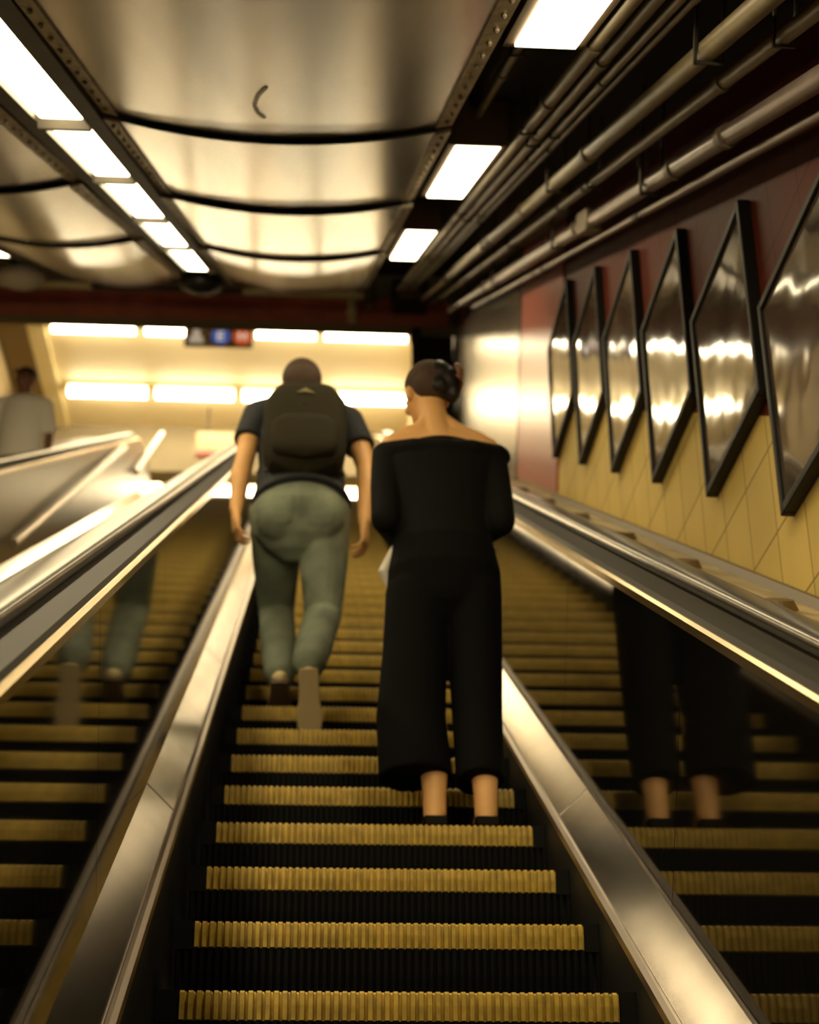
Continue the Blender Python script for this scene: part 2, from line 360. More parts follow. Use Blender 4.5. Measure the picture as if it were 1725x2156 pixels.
pipe(0.757, 0.985, 0.022, -2, 15.3, M['pipe_cream'], 'cream conduit nearest the box lamps', (1.5, 4.7, 5.6, 9.3, 12.8), H1, 'conduit')
pipe(0.812, 0.985, 0.020, -2, 15.3, M['pipe_cream'], 'cream conduit, second from the box lamps', (2.2, 4.9, 6.3, 10.2), [h+0.3 for h in H1], 'conduit')
pipe(0.865, 0.98, 0.014, -2, 15.2, M['pipe_cream'], 'thin cream conduit, third from the box lamps', (3.0, 5.2, 6.9, 11), [h+0.1 for h in H1], 'conduit')
pipe(0.905, 0.985, 0.011, -2, 15.2, M['pipe_cream'], 'thinnest conduit, before the black gap', (4.1, 6.6, 9), [h+0.5 for h in H1], 'conduit')
pipe(0.985, 0.905, 0.029, -2, 15.4, M['pipe_cream'], 'stout cream pipe right of the black gap', (6.15, 8.0, 9.5), [h+0.9 for h in H1])
pipe(1.095, 0.88, 0.021, -2, 15.4, M['pipe_cream'], 'slimmer cream pipe right of the stout one', (4.6, 6.9, 7.6, 11), [h+0.6 for h in H1])
pipe(1.185, 0.785, 0.030, -2, 7.2, M['pipe_pink'], 'stout dark pipe ending at a fitting high on the right', (4.9, 5.6), (0.7, 3.3, 6.0))
pipe(1.185, 0.785, 0.032, 7.5, 14.6, M['pipe_pink'], 'stout pinkish grey pipe high on the right wall', (7.6, 11.6), (8.2, 10.9, 13.6))
pipe(1.25, 0.735, 0.016, -2, 13.2, M['pipe_pink'], 'thin pinkish pipe, lowest and closest to the posters', (6.6, 9.6), [h+0.4 for h in (0.8, 3.4, 6.1, 8.8, 11.5)])
pipe(0.60, 1.07, 0.016, 4.70, 6.38, M['pipe_cream'], 'short cream conduit running into the second box lamp', (5.6,), (5.2,), 'conduit')
b = bmesh.new(); ibx(b, 1.15, 1.23, 0.74, 0.84, 7.22, 7.48)
tag(bevelled(link('junction_box', b, M['coupling']), 0.01), 'small dark junction box on the stout pinkish pipe', 'junction box')
# vertical services where the slope ends
def vpipe(name, x, y, z0, z1, rad, m, label, cat):
    b = bmesh.new(); n = 14
    rings(b, [[Vector((x+rad*math.cos(2*PI*i/n), y+rad*math.sin(2*PI*i/n), z)) for i in range(n)] for z in (z0, z1)])
    o = tag(link(name, b, m, None, True), label, cat)
    for z in (z0+0.1, z1-0.1):
        b = bmesh.new(); rings(b, [[Vector((x+rad*1.25*math.cos(2*PI*i/n), y+rad*1.25*math.sin(2*PI*i/n), zz)) for i in range(n)] for zz in (z-0.03, z+0.03)])
        link('collar', b, m, o, True)
    return o
vpipe('down_pipe', 0.36, YF-0.22, 9.86, 10.45, 0.04, M['cream_trim'], 'short cream down pipe in front of the maroon beam', 'pipe')
vpipe('down_pipe', 0.52, YF-0.24, 10.0, 10.5, 0.055, M['pipe_cream'], 'olive pipe stub right of the cream down pipe', 'pipe')
vpipe('drain_pipe', 0.97, YF+0.08, 9.4, 9.97, 0.045, M['channel'], 'dark vertical drain pipe hanging below the maroon beam', 'pipe')
b = bmesh.new(); bx(b, 0.72, 1.05, YF-0.40, YF-0.18, 9.97, 10.22)
o = tag(bevelled(link('service_box', b, M['channel']), 0.01), 'dark service box at the right end of the maroon beam', 'service box')
b = bmesh.new(); bx(b, 0.77, 1.0, YF-0.415, YF-0.395, 10.0, 10.1); link('cover', b, M['brown_ceil'], o)
b = bmesh.new(); bx(b, 0.99, 1.33, YF+0.22, YF+0.52, 9.0, 10.0)
tag(link('steel_post', b, M['soot']), 'dark post at the right end of the opening', 'post')

# ------------------------------------------------------------------ poster frames on the right wall
PW, PH = 0.70, 0.69
for i in range(7):
    tz = 4.60+0.892*(i-1) + 0.02; zz = None
    base = I(XW, -0.297, tz)                      # far lower corner
    y1, z0 = base.y, base.z
    lab = ['beside the lower steps outside the photo', 'largest and nearest, cut by the right edge', 'second from the right edge', 'third from the right edge', 'fourth from the right edge', 'fifth from the right edge', 'smallest and farthest, next to the red panel'][i]
    t = thing('poster_frame', 'black framed poster on right wall, '+lab, 'poster frame', (XW, y1-PW/2, z0), 'poster frames climbing the right wall')
    y0 = y1-PW; z1 = z0+PH; x0 = XW-0.04; fw = 0.028
    b = bmesh.new()
    bx(b, x0, XW+0.001, y0, y0+fw, z0, z1); bx(b, x0, XW+0.001, y1-fw, y1, z0, z1); bx(b, x0, XW+0.001, y0+fw, y1-fw, z0, z0+fw); bx(b, x0, XW+0.001, y0+fw, y1-fw, z1-fw, z1)
    bevelled(link('frame', b, M['black_frame'], t), 0.004)
    b = bmesh.new(); bx(b, XW-0.03, XW-0.002, y0+fw, y1-fw, z0+fw, z1-fw); link('poster', b, M['glass'], t)
    b = bmesh.new(); bx(b, x0+0.012, XW, y1, y1+0.006, z0+0.004, z1-0.004); link('edge_strip', b, M['frame_side'], t)

# ------------------------------------------------------------------ escalators
def cleats(u0, u1, n, y_of, zs, depth, inset=0.0):
    """grooved sheet: one ring per height, profile of teeth"""
    R = []
    p = (u1-u0)/n
    for z, y in zip(zs, y_of):
        ring = []
        for i in range(n):
            a = u0+i*p
            ring += [Vector((a+p*0.10, y+depth, z)), Vector((a+p*0.20, y, z)), Vector((a+p*0.70, y, z)), Vector((a+p*0.80, y+depth, z))]
        R.append(ring + [Vector((u1, y+depth, z)), Vector((u1, y+depth+0.012, z)), Vector((u0, y+depth+0.012, z)), Vector((u0, y+depth, z))])
    return R
RISE = 0.4*TAN
def step_meshes():
    b = bmesh.new()
    # tread slab and solid sides
    bx(b, -0.5, 0.5, 0.026, 0.43, -0.035, -0.006)
    n = 56
    p = 1.0/n
    for i in range(n): bx(b, -0.5+i*p+0.003, -0.5+i*p+0.012, 0.016, 0.41, -0.006, 0.0)
    for x in (-0.5, 0.475): bx(b, x, x+0.025, 0.02, 0.40, -RISE-0.01, -0.035)
    # lower riser, curving back
    rings(b, cleats(-0.5, 0.5, 56, [0.006, 0.012, 0.026, 0.040], [-0.062, -0.12, -0.18, -0.242], 0.012))
    s = link('step', b, M['step'])
    b = bmesh.new(); rings(b, cleats(-0.46, 0.46, 52, [0.008, 0.001, 0.0, 0.004], [-0.0005, -0.006, -0.03, -0.060], 0.013))
    y = link('yellow_edge', b, M['yellow']); y['label'] = 'yellow ribbed front edge'
    b = bmesh.new(); bx(b, -0.5, -0.461, 0.004, 0.03, -0.066, 0); e = link('edge_block', b, M['step'])
    b = bmesh.new(); bx(b, 0.461, 0.5, 0.004, 0.03, -0.066, 0); e2 = link('edge_block', b, M['step'])
    return s, y, e, e2
STEP = step_meshes()
def zed(y):                                        # height of the step-edge line at y
    cen = CAM0 + ED*T_TOP - EN*(R0+H0)
    ya = cen.y - R0*SN
    if y <= ya: return y*TAN
    if y >= cen.y: return Z_LAND
    return cen.z + math.sqrt(max(0, R0**2-(y-cen.y)**2))
used = [False]
def copy_step(root, x, y, z):
    if not used[0]:
        s, ye, e, g = STEP; used[0] = True
    else:
        s, ye, e, g = [o.copy() for o in STEP]
        for o in (s, ye, e, g): C.objects.link(o)
    s.location = (x, y, z); 
    s.parent = root; s.matrix_parent_inverse = root_inv[root.name]
    for o in (ye, e, g): o.parent = s; o.matrix_parent_inverse = Matrix()
root_inv = {}
S0 = -1.6
JOINT = [2.1+2.6*k for k in range(-1, 8)]
DNL = -0.10
def escalator(c, label, first, last, left=(0, 0), dn=0.0, panel='panel'):
    root = thing('escalator', label, 'escalator', (c, 3.59, 3.59*TAN)); root_inv[root.name] = Matrix.Translation((-c, -3.59, -3.59*TAN))
    for k in range(first, last):
        y = 3.59+0.4*k
        if y > Y_FLAT+0.5: break
        copy_step(root, c+0.01, y, (zed(y)+0.006 if y < Y_FLAT else Z_LAND)+dn/CS)
    for s in (-1, 1):
        wu, hu = left if s < 0 else (0, 0)
        def P(pts): return [(c+s*(a+wu), n+dn+(hu if n > -0.9 else 0)) for a, n in pts]
        b = bmesh.new(); sweep(b, P([(0.506, -1.62), (0.506, -1.175), (0.522, -1.175), (0.522, -1.62)]), S0, S_END-0.5); link('skirt_panel', b, M['skirt'], root)
        b = bmesh.new(); sweep(b, P([(0.500, -1.180), (0.503, -1.166), (0.514, -1.160), (0.524, -1.166), (0.524, -1.180)]), S0, S_END-0.5); link('skirt_bead', b, M['steel_bead'], root, False)
        edges = [S0]+[j for j in JOINT if j > S0]+[S_END]
        for a, d in zip(edges, edges[1:]):
            b = bmesh.new(); sweep(b, P([(0.522, -1.172), (0.606, -1.088), (0.612, -1.075), (0.622, -1.075), (0.622, -1.17), (0.54, -1.20)]), a+0.003, d-0.003)
            bevelled(link('deck_plate', b, M['steel'], root), 0.004)
        pe = [S0, 0.35]+[1.95+1.6*k for k in range(0, 13)]
        pe = [e for e in pe if e < S_END-0.8]+[S_END]
        for a, d in zip(pe, pe[1:]):
            b = bmesh.new(); sweep(b, P([(0.600, -1.085), (0.600, -0.462), (0.622, -0.462), (0.622, -1.085)]), a+0.002, d-0.002); link('balustrade_panel', b, M[panel], root)
        b = bmesh.new(); sweep(b, P([(0.592, -0.470), (0.592, -0.452), (0.600, -0.446), (0.624, -0.446), (0.624, -0.470)]), S0, S_END); link('trim_bar', b, M['brass'], root)
        b = bmesh.new(); sweep(b, P([(0.604, -0.447), (0.612, -0.436), (0.668, -0.428), (0.700, -0.420), (0.74, -0.420), (0.76, -0.46), (0.76, -0.56), (0.622, -0.56), (0.622, -0.447)]), S0, S_END); link('cap_rail', b, M['cap_rail'], root)
        n = 18; prof = []
        for i in range(n):
            a = 2*PI*i/n; ca, sa = math.cos(a), math.sin(a)
            prof.append((0.712+0.044*math.copysign(abs(ca)**0.6, ca), -0.408+0.020*math.copysign(abs(sa)**0.7, sa)))
        b = bmesh.new(); sweep(b, P(prof), S0, S_END+0.05); link('handrail', b, M['rubber'], root, True)
    b = bmesh.new(); bx(b, c-0.5, c+0.5, Y_FLAT+0.42, Y_FLAT+0.9, Z_LAND-0.004+dn/CS, Z_LAND+0.012+dn/CS); link('comb_plate', b, M['comb'], root)
    return root
CX = 0.205
e1 = escalator(CX, 'escalator the two people ride up, dark steps with yellow ribbed edges', -5, 45, (0.035, 0.025))
CL = CX-1.66
e2 = escalator(CL, 'escalator on the far left, carrying a person in white', -2, 45, (0, 0), DNL, 'steel_dull')
# outer ledges
b = bmesh.new(); sweep(b, [(CX+0.762, -0.452), (XW-0.02, -0.515), (XW-0.02, -0.60), (CX+0.762, -0.60)], S0, 15.9)
led = tag(link('outer_ledge', b, M['ledge']), 'dirty cream ledge between the right handrail and the yellow wall', 'ledge')
b = bmesh.new(); sweep(b, [(XW-0.04, -0.512), (XW-0.018, -0.49), (XW-0.001, -0.49), (XW-0.001, -0.512)], S0, 9.1); link('ledge_strip', b, M['coupling'], led)
for k in range(12):
    t = 2.0+1.02*k; b = bmesh.new()
    mt = Matrix.Translation(I(1.15, -0.474, t)) @ Matrix(((1, 0, 0, 0), (0, CS, -SN, 0), (0, SN, CS, 0), (0, 0, 0, 1)))
    bmesh.ops.create_cone(b, cap_ends=True, segments=20, radius1=0.05, radius2=0.036, depth=0.024, matrix=mt)
    link('stop_disc', b, M['knob'], led)
b = bmesh.new(); sweep(b, [(CL+0.765, DNL-0.47), (CX-0.80, DNL-0.47), (CX-0.80, DNL-0.60), (CL+0.765, DNL-0.60)], S0, S_END)
tag(link('centre_ledge', b, M['cap_rail']), 'narrow ledge between the two neighbouring handrails', 'ledge')
b = bmesh.new(); sweep(b, [(CL-1.25, DNL-0.46), (CL-0.765, DNL-0.45), (CL-0.765, DNL-1.6), (CL-1.25, DNL-1.6)], S0, S_END)
tag(link('outer_ledge', b, M['ledge']), 'pale ledge beyond the far left handrail, below the person in white', 'ledge')
# fixed stairs at the far left
def STAIR_Z(y): return math.floor(y/0.3)*0.3*TAN - 0.07
bm = bmesh.new(); prof = [(-2.0, -4.0)]
k = -6
while 0.3*k < Y_FLAT+0.3:
    z = STAIR_Z(0.3*k+0.01); prof += [(0.3*k, STAIR_Z(0.3*k-0.1)), (0.3*k, z)]; k += 1
prof += [(0.3*k, prof[-1][1]), (0.3*k, -4.0)]
prof[0] = (-1.8, -4.0)
rings(bm, [[Vector((x, y, z)) for y, z in prof] for x in (XL+0.003, CL-1.26)])
struct('floor_stairs', bm, M['floor'])
# ------------------------------------------------------------------ hall lamps and signs
def tube_lamp(x0, x1, y, lab):
    t = thing('tube_lamp', lab, 'lamp', (0.5*(x0+x1), y, HZ), 'fluorescent tubes in the upper hall')
    b = bmesh.new(); bx(b, x0, x1, y-0.13, y+0.13, HZ-0.05, HZ+0.001); link('batten', b, M['cream'], t)
    b = bmesh.new(); n = 14
    rings(b, [[Vector((x, y+0.085*math.cos(2*PI*i/n), HZ-0.10+0.06*math.sin(2*PI*i/n))) for i in range(n)] for x in (x0+0.02, x1-0.02)])
    link('tube', b, M['lamp_hall'], t, False)
    for x in (x0, x1-0.02):
        b = bmesh.new(); bx(b, x, x+0.02, y-0.07, y+0.07, HZ-0.17, HZ-0.03); link('socket', b, M['cream_trim'], t)
for row, (y, xs, nm) in enumerate(((19.62, (-3.52, -2.27, -0.78, 0.15), 'upper row'), (21.35, (-3.50, -2.25, -1.0, 0.23), 'lower row'), (24.4, (-3.5, -2.25, -1.0, 0.25), 'low distant row'))):
    for j, x in enumerate(xs):
        L = 1.15
        if row == 0 and j == 2: L = 0.84
        tube_lamp(x, x+L, y, 'bright tube lamp in hall ceiling, %s, %s' % (nm, ['first from the left', 'second from the left', 'second from the right', 'first from the right'][j]))
# route sign with three bullets
sy = 19.3; sx0, sx1 = -1.70, -0.79; sz0, sz1 = 13.30, 13.60
t = thing('route_sign', 'small hanging sign with grey, blue and red route circles between tubes', 'sign', (0.5*(sx0+sx1), sy, sz1))
b = bmesh.new(); bx(b, sx0, sx1, sy, sy+0.05, sz0, sz1); bevelled(link('board', b, M['sign_black'], t), 0.006)
for x in (sx0+0.1, sx1-0.1):
    b = bmesh.new(); bx(b, x-0.01, x+0.01, sy+0.015, sy+0.035, sz1, HZ+0.001); link('hanger', b, M['channel'], t)
def disc(name, x, z, rad, m, y):
    b = bmesh.new(); bmesh.ops.create_cone(b, cap_ends=True, segments=32, radius1=rad, radius2=rad, depth=0.012, matrix=Matrix.Translation((x, y, z)) @ Matrix.Rotation(PI/2, 4, 'X'))
    return link(name, b, m, t)
zc = 0.5*(sz0+sz1)
o = disc('route_circle', -1.22, zc, 0.125, M['sign_blue'], sy-0.005); o['label'] = 'blue route circle with pale letter'
b = bmesh.new(); yy = sy-0.014
bx(b, -1.265, -1.24, yy, yy+0.006, zc-0.07, zc+0.07)
for z in (-0.07, -0.0125, 0.045): bx(b, -1.24, -1.175, yy, yy+0.006, zc+z, zc+z+0.025)
link('letter', b, M['sign_white'], o)
o = disc('route_circle', -0.93, zc, 0.125, M['sign_red'], sy-0.005); o['label'] = 'orange red route circle with pale letter'
b = bmesh.new()
bx(b, -0.985, -0.965, yy, yy+0.006, zc-0.06, zc+0.06); bx(b, -0.895, -0.875, yy, yy+0.006, zc-0.06, zc+0.06)
for sgn in (-1, 1):
    box8(b, [Vector((-0.93+sgn*a, y_, zc+z)) for y_ in (yy, yy+0.006) for a, z in ((0.05, 0.06), (0.035, 0.06), (-0.006, -0.03), (0.010, -0.03))])
link('letter', b, M['sign_white'], o)
b = bmesh.new()                                    # pale arrow
rings(b, [[Vector((-1.54+a, y_, zc+z)) for a, z in ((-0.10, -0.11), (0.10, -0.11), (0.085, -0.03), (0.05, 0.0), (0.045, 0.09), (0.0, 0.13), (-0.045, 0.09), (-0.05, 0.0), (-0.085, -0.03))] for y_ in (yy, sy)])
o = link('pictogram', b, M['sign_grey'], t); o['label'] = 'pale grey pictogram'
t = thing('hanging_sign', 'beige board hanging under the lower tube row, left of the man', 'sign', (-1.2, 21.9, 12.9))
b = bmesh.new(); bx(b, -1.66, -0.55, 21.85, 21.95, 13.06, 13.40); bevelled(link('board', b, M['beige'], t), 0.01)
b = bmesh.new(); bx(b, -1.66, -0.55, 21.83, 21.97, 13.02, 13.09); link('bottom_band', b, M['maroon'], t)
for x in (-1.5, -0.7):
    b = bmesh.new(); bx(b, x-0.012, x+0.012, 21.89, 21.91, 13.40, HZ+0.001); link('hanger', b, M['channel'], t)
# steel rails at the head of the left escalator
def rail(p0, p1, rad, label):
    b = bmesh.new(); d = (p1-p0).normalized(); a = d.cross(Vector((1, 0, 0))).normalized(); c = d.cross(a); n = 12
    rings(b, [[p+a*(rad*math.cos(2*PI*i/n))+c*(rad*math.sin(2*PI*i/n)) for i in range(n)] for p in (p0, p1)])
    return tag(link('steel_rail', b, M['steel_bead'], None, True), label, 'rail')
rail(I(-2.0, -1.05, 11.6), I(-2.0, -0.60, 18.4), 0.035, 'longer slanting steel rail beside the far left balustrade')
rail(I(-2.0, -0.92, 19.6), I(-2.0, -0.56, 23.0), 0.04, 'shorter slanting steel rail, higher up beside the far left balustrade')

# ------------------------------------------------------------------ people
def tube(bm, pts, rad, seg=16, side=EX, flat=False):
    pts = [Vector(p) for p in pts]; rad = [(q, q) if not isinstance(q, tuple) else q for q in rad]
    P2, R2 = [], []
    d0 = (pts[0]-pts[1]).normalized(); d1 = (pts[-1]-pts[-2]).normalized()
    for f_, h in (() if flat == 'both' else ((0.25, 0.95), (0.7, 0.68), (1.0, 0.3))):
        P2.insert(0, pts[0]+d0*(min(rad[0])*f_)); R2.insert(0, (rad[0][0]*h, rad[0][1]*h))
    P2 += pts; R2 += rad
    for f_, h in (() if flat else ((0.25, 0.95), (0.7, 0.68), (1.0, 0.3))):
        P2.append(pts[-1]+d1*(min(rad[-1])*f_)); R2.append((rad[-1][0]*h, rad[-1][1]*h))
    R = []
    for i, p in enumerate(P2):
        a = P2[max(i-1, 0)]; b_ = P2[min(i+1, len(P2)-1)]
        tg = (b_-a).normalized(); s = side - tg*side.dot(tg)
        if s.length < 0.05: s = Vector((0, 1, 0)) - tg*tg.y
        s.normalize(); k = tg.cross(s)
        R.append([p+s*(R2[i][0]*math.cos(2*PI*j/seg))+k*(R2[i][1]*math.sin(2*PI*j/seg)) for j in range(seg)])
    rings(bm, R)
def ell(bm, c, r3, rot=None, seg=20):
    mt = Matrix.Translation(Vector(c)) @ (rot.to_4x4() if rot else Matrix()) @ Matrix.Diagonal((*r3, 1))
    bmesh.ops.create_uvsphere(bm, u_segments=seg, v_segments=seg//2, radius=1, matrix=mt)
def fuse(name, bm, m, parent, voxel, smooth=4, factor=0.5):
    bmesh.ops.recalc_face_normals(bm, faces=bm.faces)
    me = bpy.data.meshes.new('t'); bm.to_mesh(me); bm.free()
    o = bpy.data.objects.new('t', me); C.objects.link(o)
    md = o.modifiers.new('r', 'REMESH'); md.mode = 'VOXEL'; md.voxel_size = voxel
    if smooth:
        ms = o.modifiers.new('s', 'SMOOTH'); ms.factor = factor; ms.iterations = smooth
    dg = bpy.context.evaluated_depsgraph_get(); dg.update()
    nm = bpy.data.meshes.new_from_object(o.evaluated_get(dg)); nm.name = name
    bpy.data.objects.remove(o); bpy.data.meshes.remove(me)
    nm.materials.clear(); nm.materials.append(m); nm.shade_smooth()
    q = bpy.data.objects.new(name, nm); C.objects.link(q)
    if parent: put(q, parent)
    return q
def hand(bm, wrist, d, n, s, size=1.0, curl=0.5, thumb=0.5):
    """d towards the fingers, n out of the palm, s towards the thumb"""
    d = Vector(d).normalized(); n = Vector(n); n = (n-d*n.dot(d)).normalized(); s0 = d.cross(n); s = s0 if s0.dot(Vector(s)) > 0 else -s0
    w_ = Vector(wrist); k = size
    tube(bm, [w_, w_+d*0.03*k, w_+d*0.065*k, w_+d*0.092*k], [(0.027*k, 0.019*k), (0.036*k, 0.018*k), (0.041*k, 0.016*k), (0.040*k, 0.012*k)], 14, side=s)
    for i, (off, L, ra) in enumerate(((0.031, 0.072, 0.0085), (0.0105, 0.080, 0.0088), (-0.0105, 0.074, 0.0085), (-0.031, 0.058, 0.0075))):
        base = w_+d*(0.088-(0.004 if i in (0, 3) else 0))*k+s*off*k
        dd = (d+s*(off*2.4)).normalized(); pts = [base-dd*0.02*k, base]; rr = [ra*k, ra*k]; ang = 0; p = base
        for j, (fr, ca) in enumerate(((0.45, 0.6), (0.30, 1.0), (0.25, 0.7))):
            ang += curl*ca*(1+0.08*i); v = dd*math.cos(ang)+n*math.sin(ang)
            p = p+v*(L*fr*k); pts.append(p); rr.append(ra*k*(1-0.1*(j+1)))
        tube(bm, pts, rr, 10, side=s)
    b0 = w_+d*0.028*k+s*0.026*k; v1 = (d*0.75+s*(0.75-0.3*thumb)+n*(0.25+0.4*thumb)).normalized(); v2 = (d*0.95+s*(0.2-0.3*thumb)+n*0.35).normalized()
    tube(bm, [b0, b0+v1*0.04*k, b0+v1*0.04*k+v2*0.032*k, b0+v1*0.04*k+v2*0.055*k], [0.0135*k, 0.0105*k, 0.0095*k, 0.0075*k], 10, side=n)
def head(bm, M4, k=1.0):
    """local: x right, y face, z up; origin at the middle of the head; total height about 0.225"""
    def e(c, r3): 
        mt = M4 @ Matrix.Translation(Vector(c)*k) @ Matrix.Diagonal((r3[0]*k, r3[1]*k, r3[2]*k, 1))
        bmesh.ops.create_uvsphere(bm, u_segments=24, v_segments=14, radius=1, matrix=mt)
    e((0, -0.012, 0.03), (0.075, 0.096, 0.085)); e((0, 0.015, -0.02), (0.066, 0.075, 0.085)); e((0, 0.045, -0.075), (0.045, 0.042, 0.036))
    e((0, 0.03, -0.055), (0.055, 0.05, 0.045)); e((0, 0.094, -0.018), (0.012, 0.018, 0.022)); e((0, 0.086, 0.002), (0.010, 0.012, 0.03))
    for s in (-1, 1):
        e((s*0.076, -0.005, -0.012), (0.011, 0.020, 0.032)); e((s*0.032, 0.072, 0.018), (0.022, 0.016, 0.008)); e((s*0.038, 0.066, -0.028), (0.022, 0.02, 0.018))
    e((0, 0.086, -0.050), (0.020, 0.008, 0.008))
def face_bits(parent, M4, k=1.0):
    for s in (-1, 1):
        b = bmesh.new(); bmesh.ops.create_uvsphere(b, u_segments=14, v_segments=8, radius=0.011*k, matrix=M4 @ Matrix.Translation(Vector((s*0.031, 0.078, 0.000))*k)); link('eye', b, M['eye'], parent, True)
    b = bmesh.new(); bmesh.ops.create_uvsphere(b, u_segments=14, v_segments=8, radius=1, matrix=M4 @ Matrix.Translation(Vector((0, 0.092, -0.051))*k) @ Matrix.Diagonal((0.021*k, 0.006*k, 0.007*k, 1))); link('mouth', b, M['lips'], parent, True)
def hm(c, yaw=0, pitch=0, roll=0):
    return Matrix.Translation(Vector(c)) @ Matrix.Rotation(yaw, 4, 'Z') @ Matrix.Rotation(pitch, 4, 'X') @ Matrix.Rotation(roll, 4, 'Y')
def shoe(parent, heel, toe, up, wd, mu, ms, name='shoe', mule=False):
    heel, toe, up = Vector(heel), Vector(toe), Vector(up); d = (toe-heel); L = d.length; d.normalize(); up = (up-d*up.dot(d)).normalized(); s = d.cross(up)
    pr = [(0.0, 0.030), (0.08, 0.036), (0.3, 0.034), (0.5, 0.038), (0.68, 0.047), (0.85, 0.042), (0.97, 0.022), (1.0, 0.008)]
    def outline(h, g=0.0): return [heel+d*(L*a)+s*((q+g)*wd)+up*h for a, q in pr]+[heel+d*(L*a)-s*((q+g)*wd)+up*h for a, q in reversed(pr)]
    b = bmesh.new(); rings(b, [outline(0, 0.0), outline(0.006, 0.003), outline(0.026, 0.003)])
    so = link('sole', b, ms, parent)
    b = bmesh.new()
    if mule: tube(b, [heel+d*L*0.5+up*0.05, heel+d*L*0.7+up*0.045, heel+d*L*0.9+up*0.032], [(0.040*wd, 0.036), (0.046*wd, 0.034), (0.036*wd, 0.018)], 16, side=s)
    else: tube(b, [heel+d*L*0.1+up*0.04, heel+d*L*0.35+up*0.05, heel+d*L*0.6+up*0.045, heel+d*L*0.88+up*0.032], [(0.034*wd, 0.034), (0.036*wd, 0.04), (0.045*wd, 0.034), (0.036*wd, 0.018)], 16, side=s)
    if not mule: tube(b, [heel+d*L*0.16+up*0.05, heel+d*L*0.2+up*0.085], [(0.036, 0.040), (0.035, 0.04)], 16, side=s)
    up_ = fuse(name, b, mu, parent, 0.006, 3)
    return so, up_

# ---- woman in black
Z3 = zed(3.59+1.2); Y3 = 3.59+1.2
wroot = thing('person', 'woman seen from behind in black off-shoulder top and wide black trousers, standing on right', 'person', (0.45, Y3+0.15, Z3))
wx = 0.44
LF, RF = 0.395, 0.548
b = bmesh.new()
wy = Y3+0.16
tube(b, [(wx, wy, Z3+0.84), (wx, wy+0.01, Z3+0.98), (wx, wy+0.02, Z3+1.12), (wx-0.005, wy+0.03, Z3+1.27), (wx-0.008, wy+0.035, Z3+1.345)], [(0.16, 0.11), (0.125, 0.09), (0.135, 0.095), (0.155, 0.095), (0.125, 0.07)], 20)
tube(b, [(wx-0.165, wy+0.03, Z3+1.345), (wx-0.09, wy+0.03, Z3+1.37), (wx-0.01, wy+0.03, Z3+1.385), (wx+0.07, wy+0.03, Z3+1.37), (wx+0.15, wy+0.03, Z3+1.345)], [0.045, 0.048, 0.05, 0.048, 0.045], 16, side=Vector((0, 1, 0)))
tube(b, [(wx-0.01, wy+0.025, Z3+1.37), (wx-0.022, wy+0.035, Z3+1.45), (wx-0.035, wy+0.055, Z3+1.52)], [0.056, 0.050, 0.052], 16)
for sg in (-1, 1): tube(b, [(wx-0.02+sg*0.02, wy+0.03, Z3+1.455), (wx-0.01+sg*0.06, wy+0.025, Z3+1.405), (wx-0.005+sg*0.12, wy+0.025, Z3+1.375), (wx-0.005+sg*0.165, wy+0.03, Z3+1.345)], [0.030, 0.036, 0.036, 0.04], 14, side=Vector((0, 1, 0)))
HW = hm((wx-0.045, wy+0.075, Z3+1.575), yaw=0.35, pitch=-0.25)
head(b, HW, 0.93)
for s, sx, ex, hx in ((-1, wx-0.175, wx-0.185, wx-0.06), (1, wx+0.16, wx+0.175, wx+0.02)):
    ey = wy-0.04; ez = Z3+1.055
    tube(b, [(sx, wy+0.03, Z3+1.335), ((sx+ex)/2, wy-0.0, Z3+1.2), (ex, ey, ez)], [0.042, 0.036, 0.032], 14)
    wr = Vector((hx, wy+0.25, Z3+1.10)); 
    tube(b, [(ex, ey, ez), ((ex+hx)/2+0.02*s, wy+0.11, Z3+1.07), wr], [0.034, 0.030, 0.022], 14)
    hand(b, wr, (0-s*0.1, 0.8, 0.55), (-s, 0.0, 0.35), (0, -0.5, 0.8), 0.9, 0.45, 0.7)
for fx, ky in ((LF, 0.0), (RF, 0.02)):
    hx = wx+(fx-wx)*0.5+(0.035 if fx > wx else -0.035)
    tube(b, [(hx, wy, Z3+0.84), (hx, wy+0.005, Z3+0.64), ((hx+fx)/2, wy+0.0, Z3+0.45), (fx, wy-0.045, Z3+0.26), (fx, wy-0.07, Z3+0.12), (fx, wy-0.075, Z3+0.06)], [0.080, 0.072, 0.050, 0.048, 0.036, 0.035], 16)
    tube(b, [(fx, wy-0.085, Z3+0.050), (fx, wy-0.03, Z3+0.055), (fx, wy+0.05, Z3+0.042), (fx, wy+0.12, Z3+0.03)], [(0.030, 0.026), (0.032, 0.034), (0.036, 0.024), (0.034, 0.014)], 14)
fuse('body', b, M['skin'], wroot, 0.0042, 3)
face_bits(wroot, HW, 0.93)
# hair
b = bmesh.new()
def he(c, r3, M4=HW, k=0.93, bm=None):
    bmesh.ops.create_uvsphere(bm or b, u_segments=24, v_segments=14, radius=1, matrix=M4 @ Matrix.Translation(Vector(c)*k) @ Matrix.Diagonal((r3[0]*k, r3[1]*k, r3[2]*k, 1)))
he((0, -0.024, 0.040), (0.083, 0.096, 0.082)); he((0, -0.055, 0.0), (0.074, 0.062, 0.065)); he((0, 0.02, 0.078), (0.066, 0.066, 0.045))
fuse('hair', b, M['hair'], wroot, 0.005, 3)
b = bmesh.new()
he((0.045, -0.088, 0.015), (0.055, 0.045, 0.062)); he((0.02, -0.095, 0.04), (0.045, 0.035, 0.05)); he((0.066, -0.075, -0.035), (0.032, 0.035, 0.04)); he((0.01, -0.085, -0.02), (0.045, 0.035, 0.04))
o = fuse('hair_bun', b, M['hair_dark'], wroot, 0.005, 3); o['label'] = 'darker twisted bun'
b = bmesh.new()
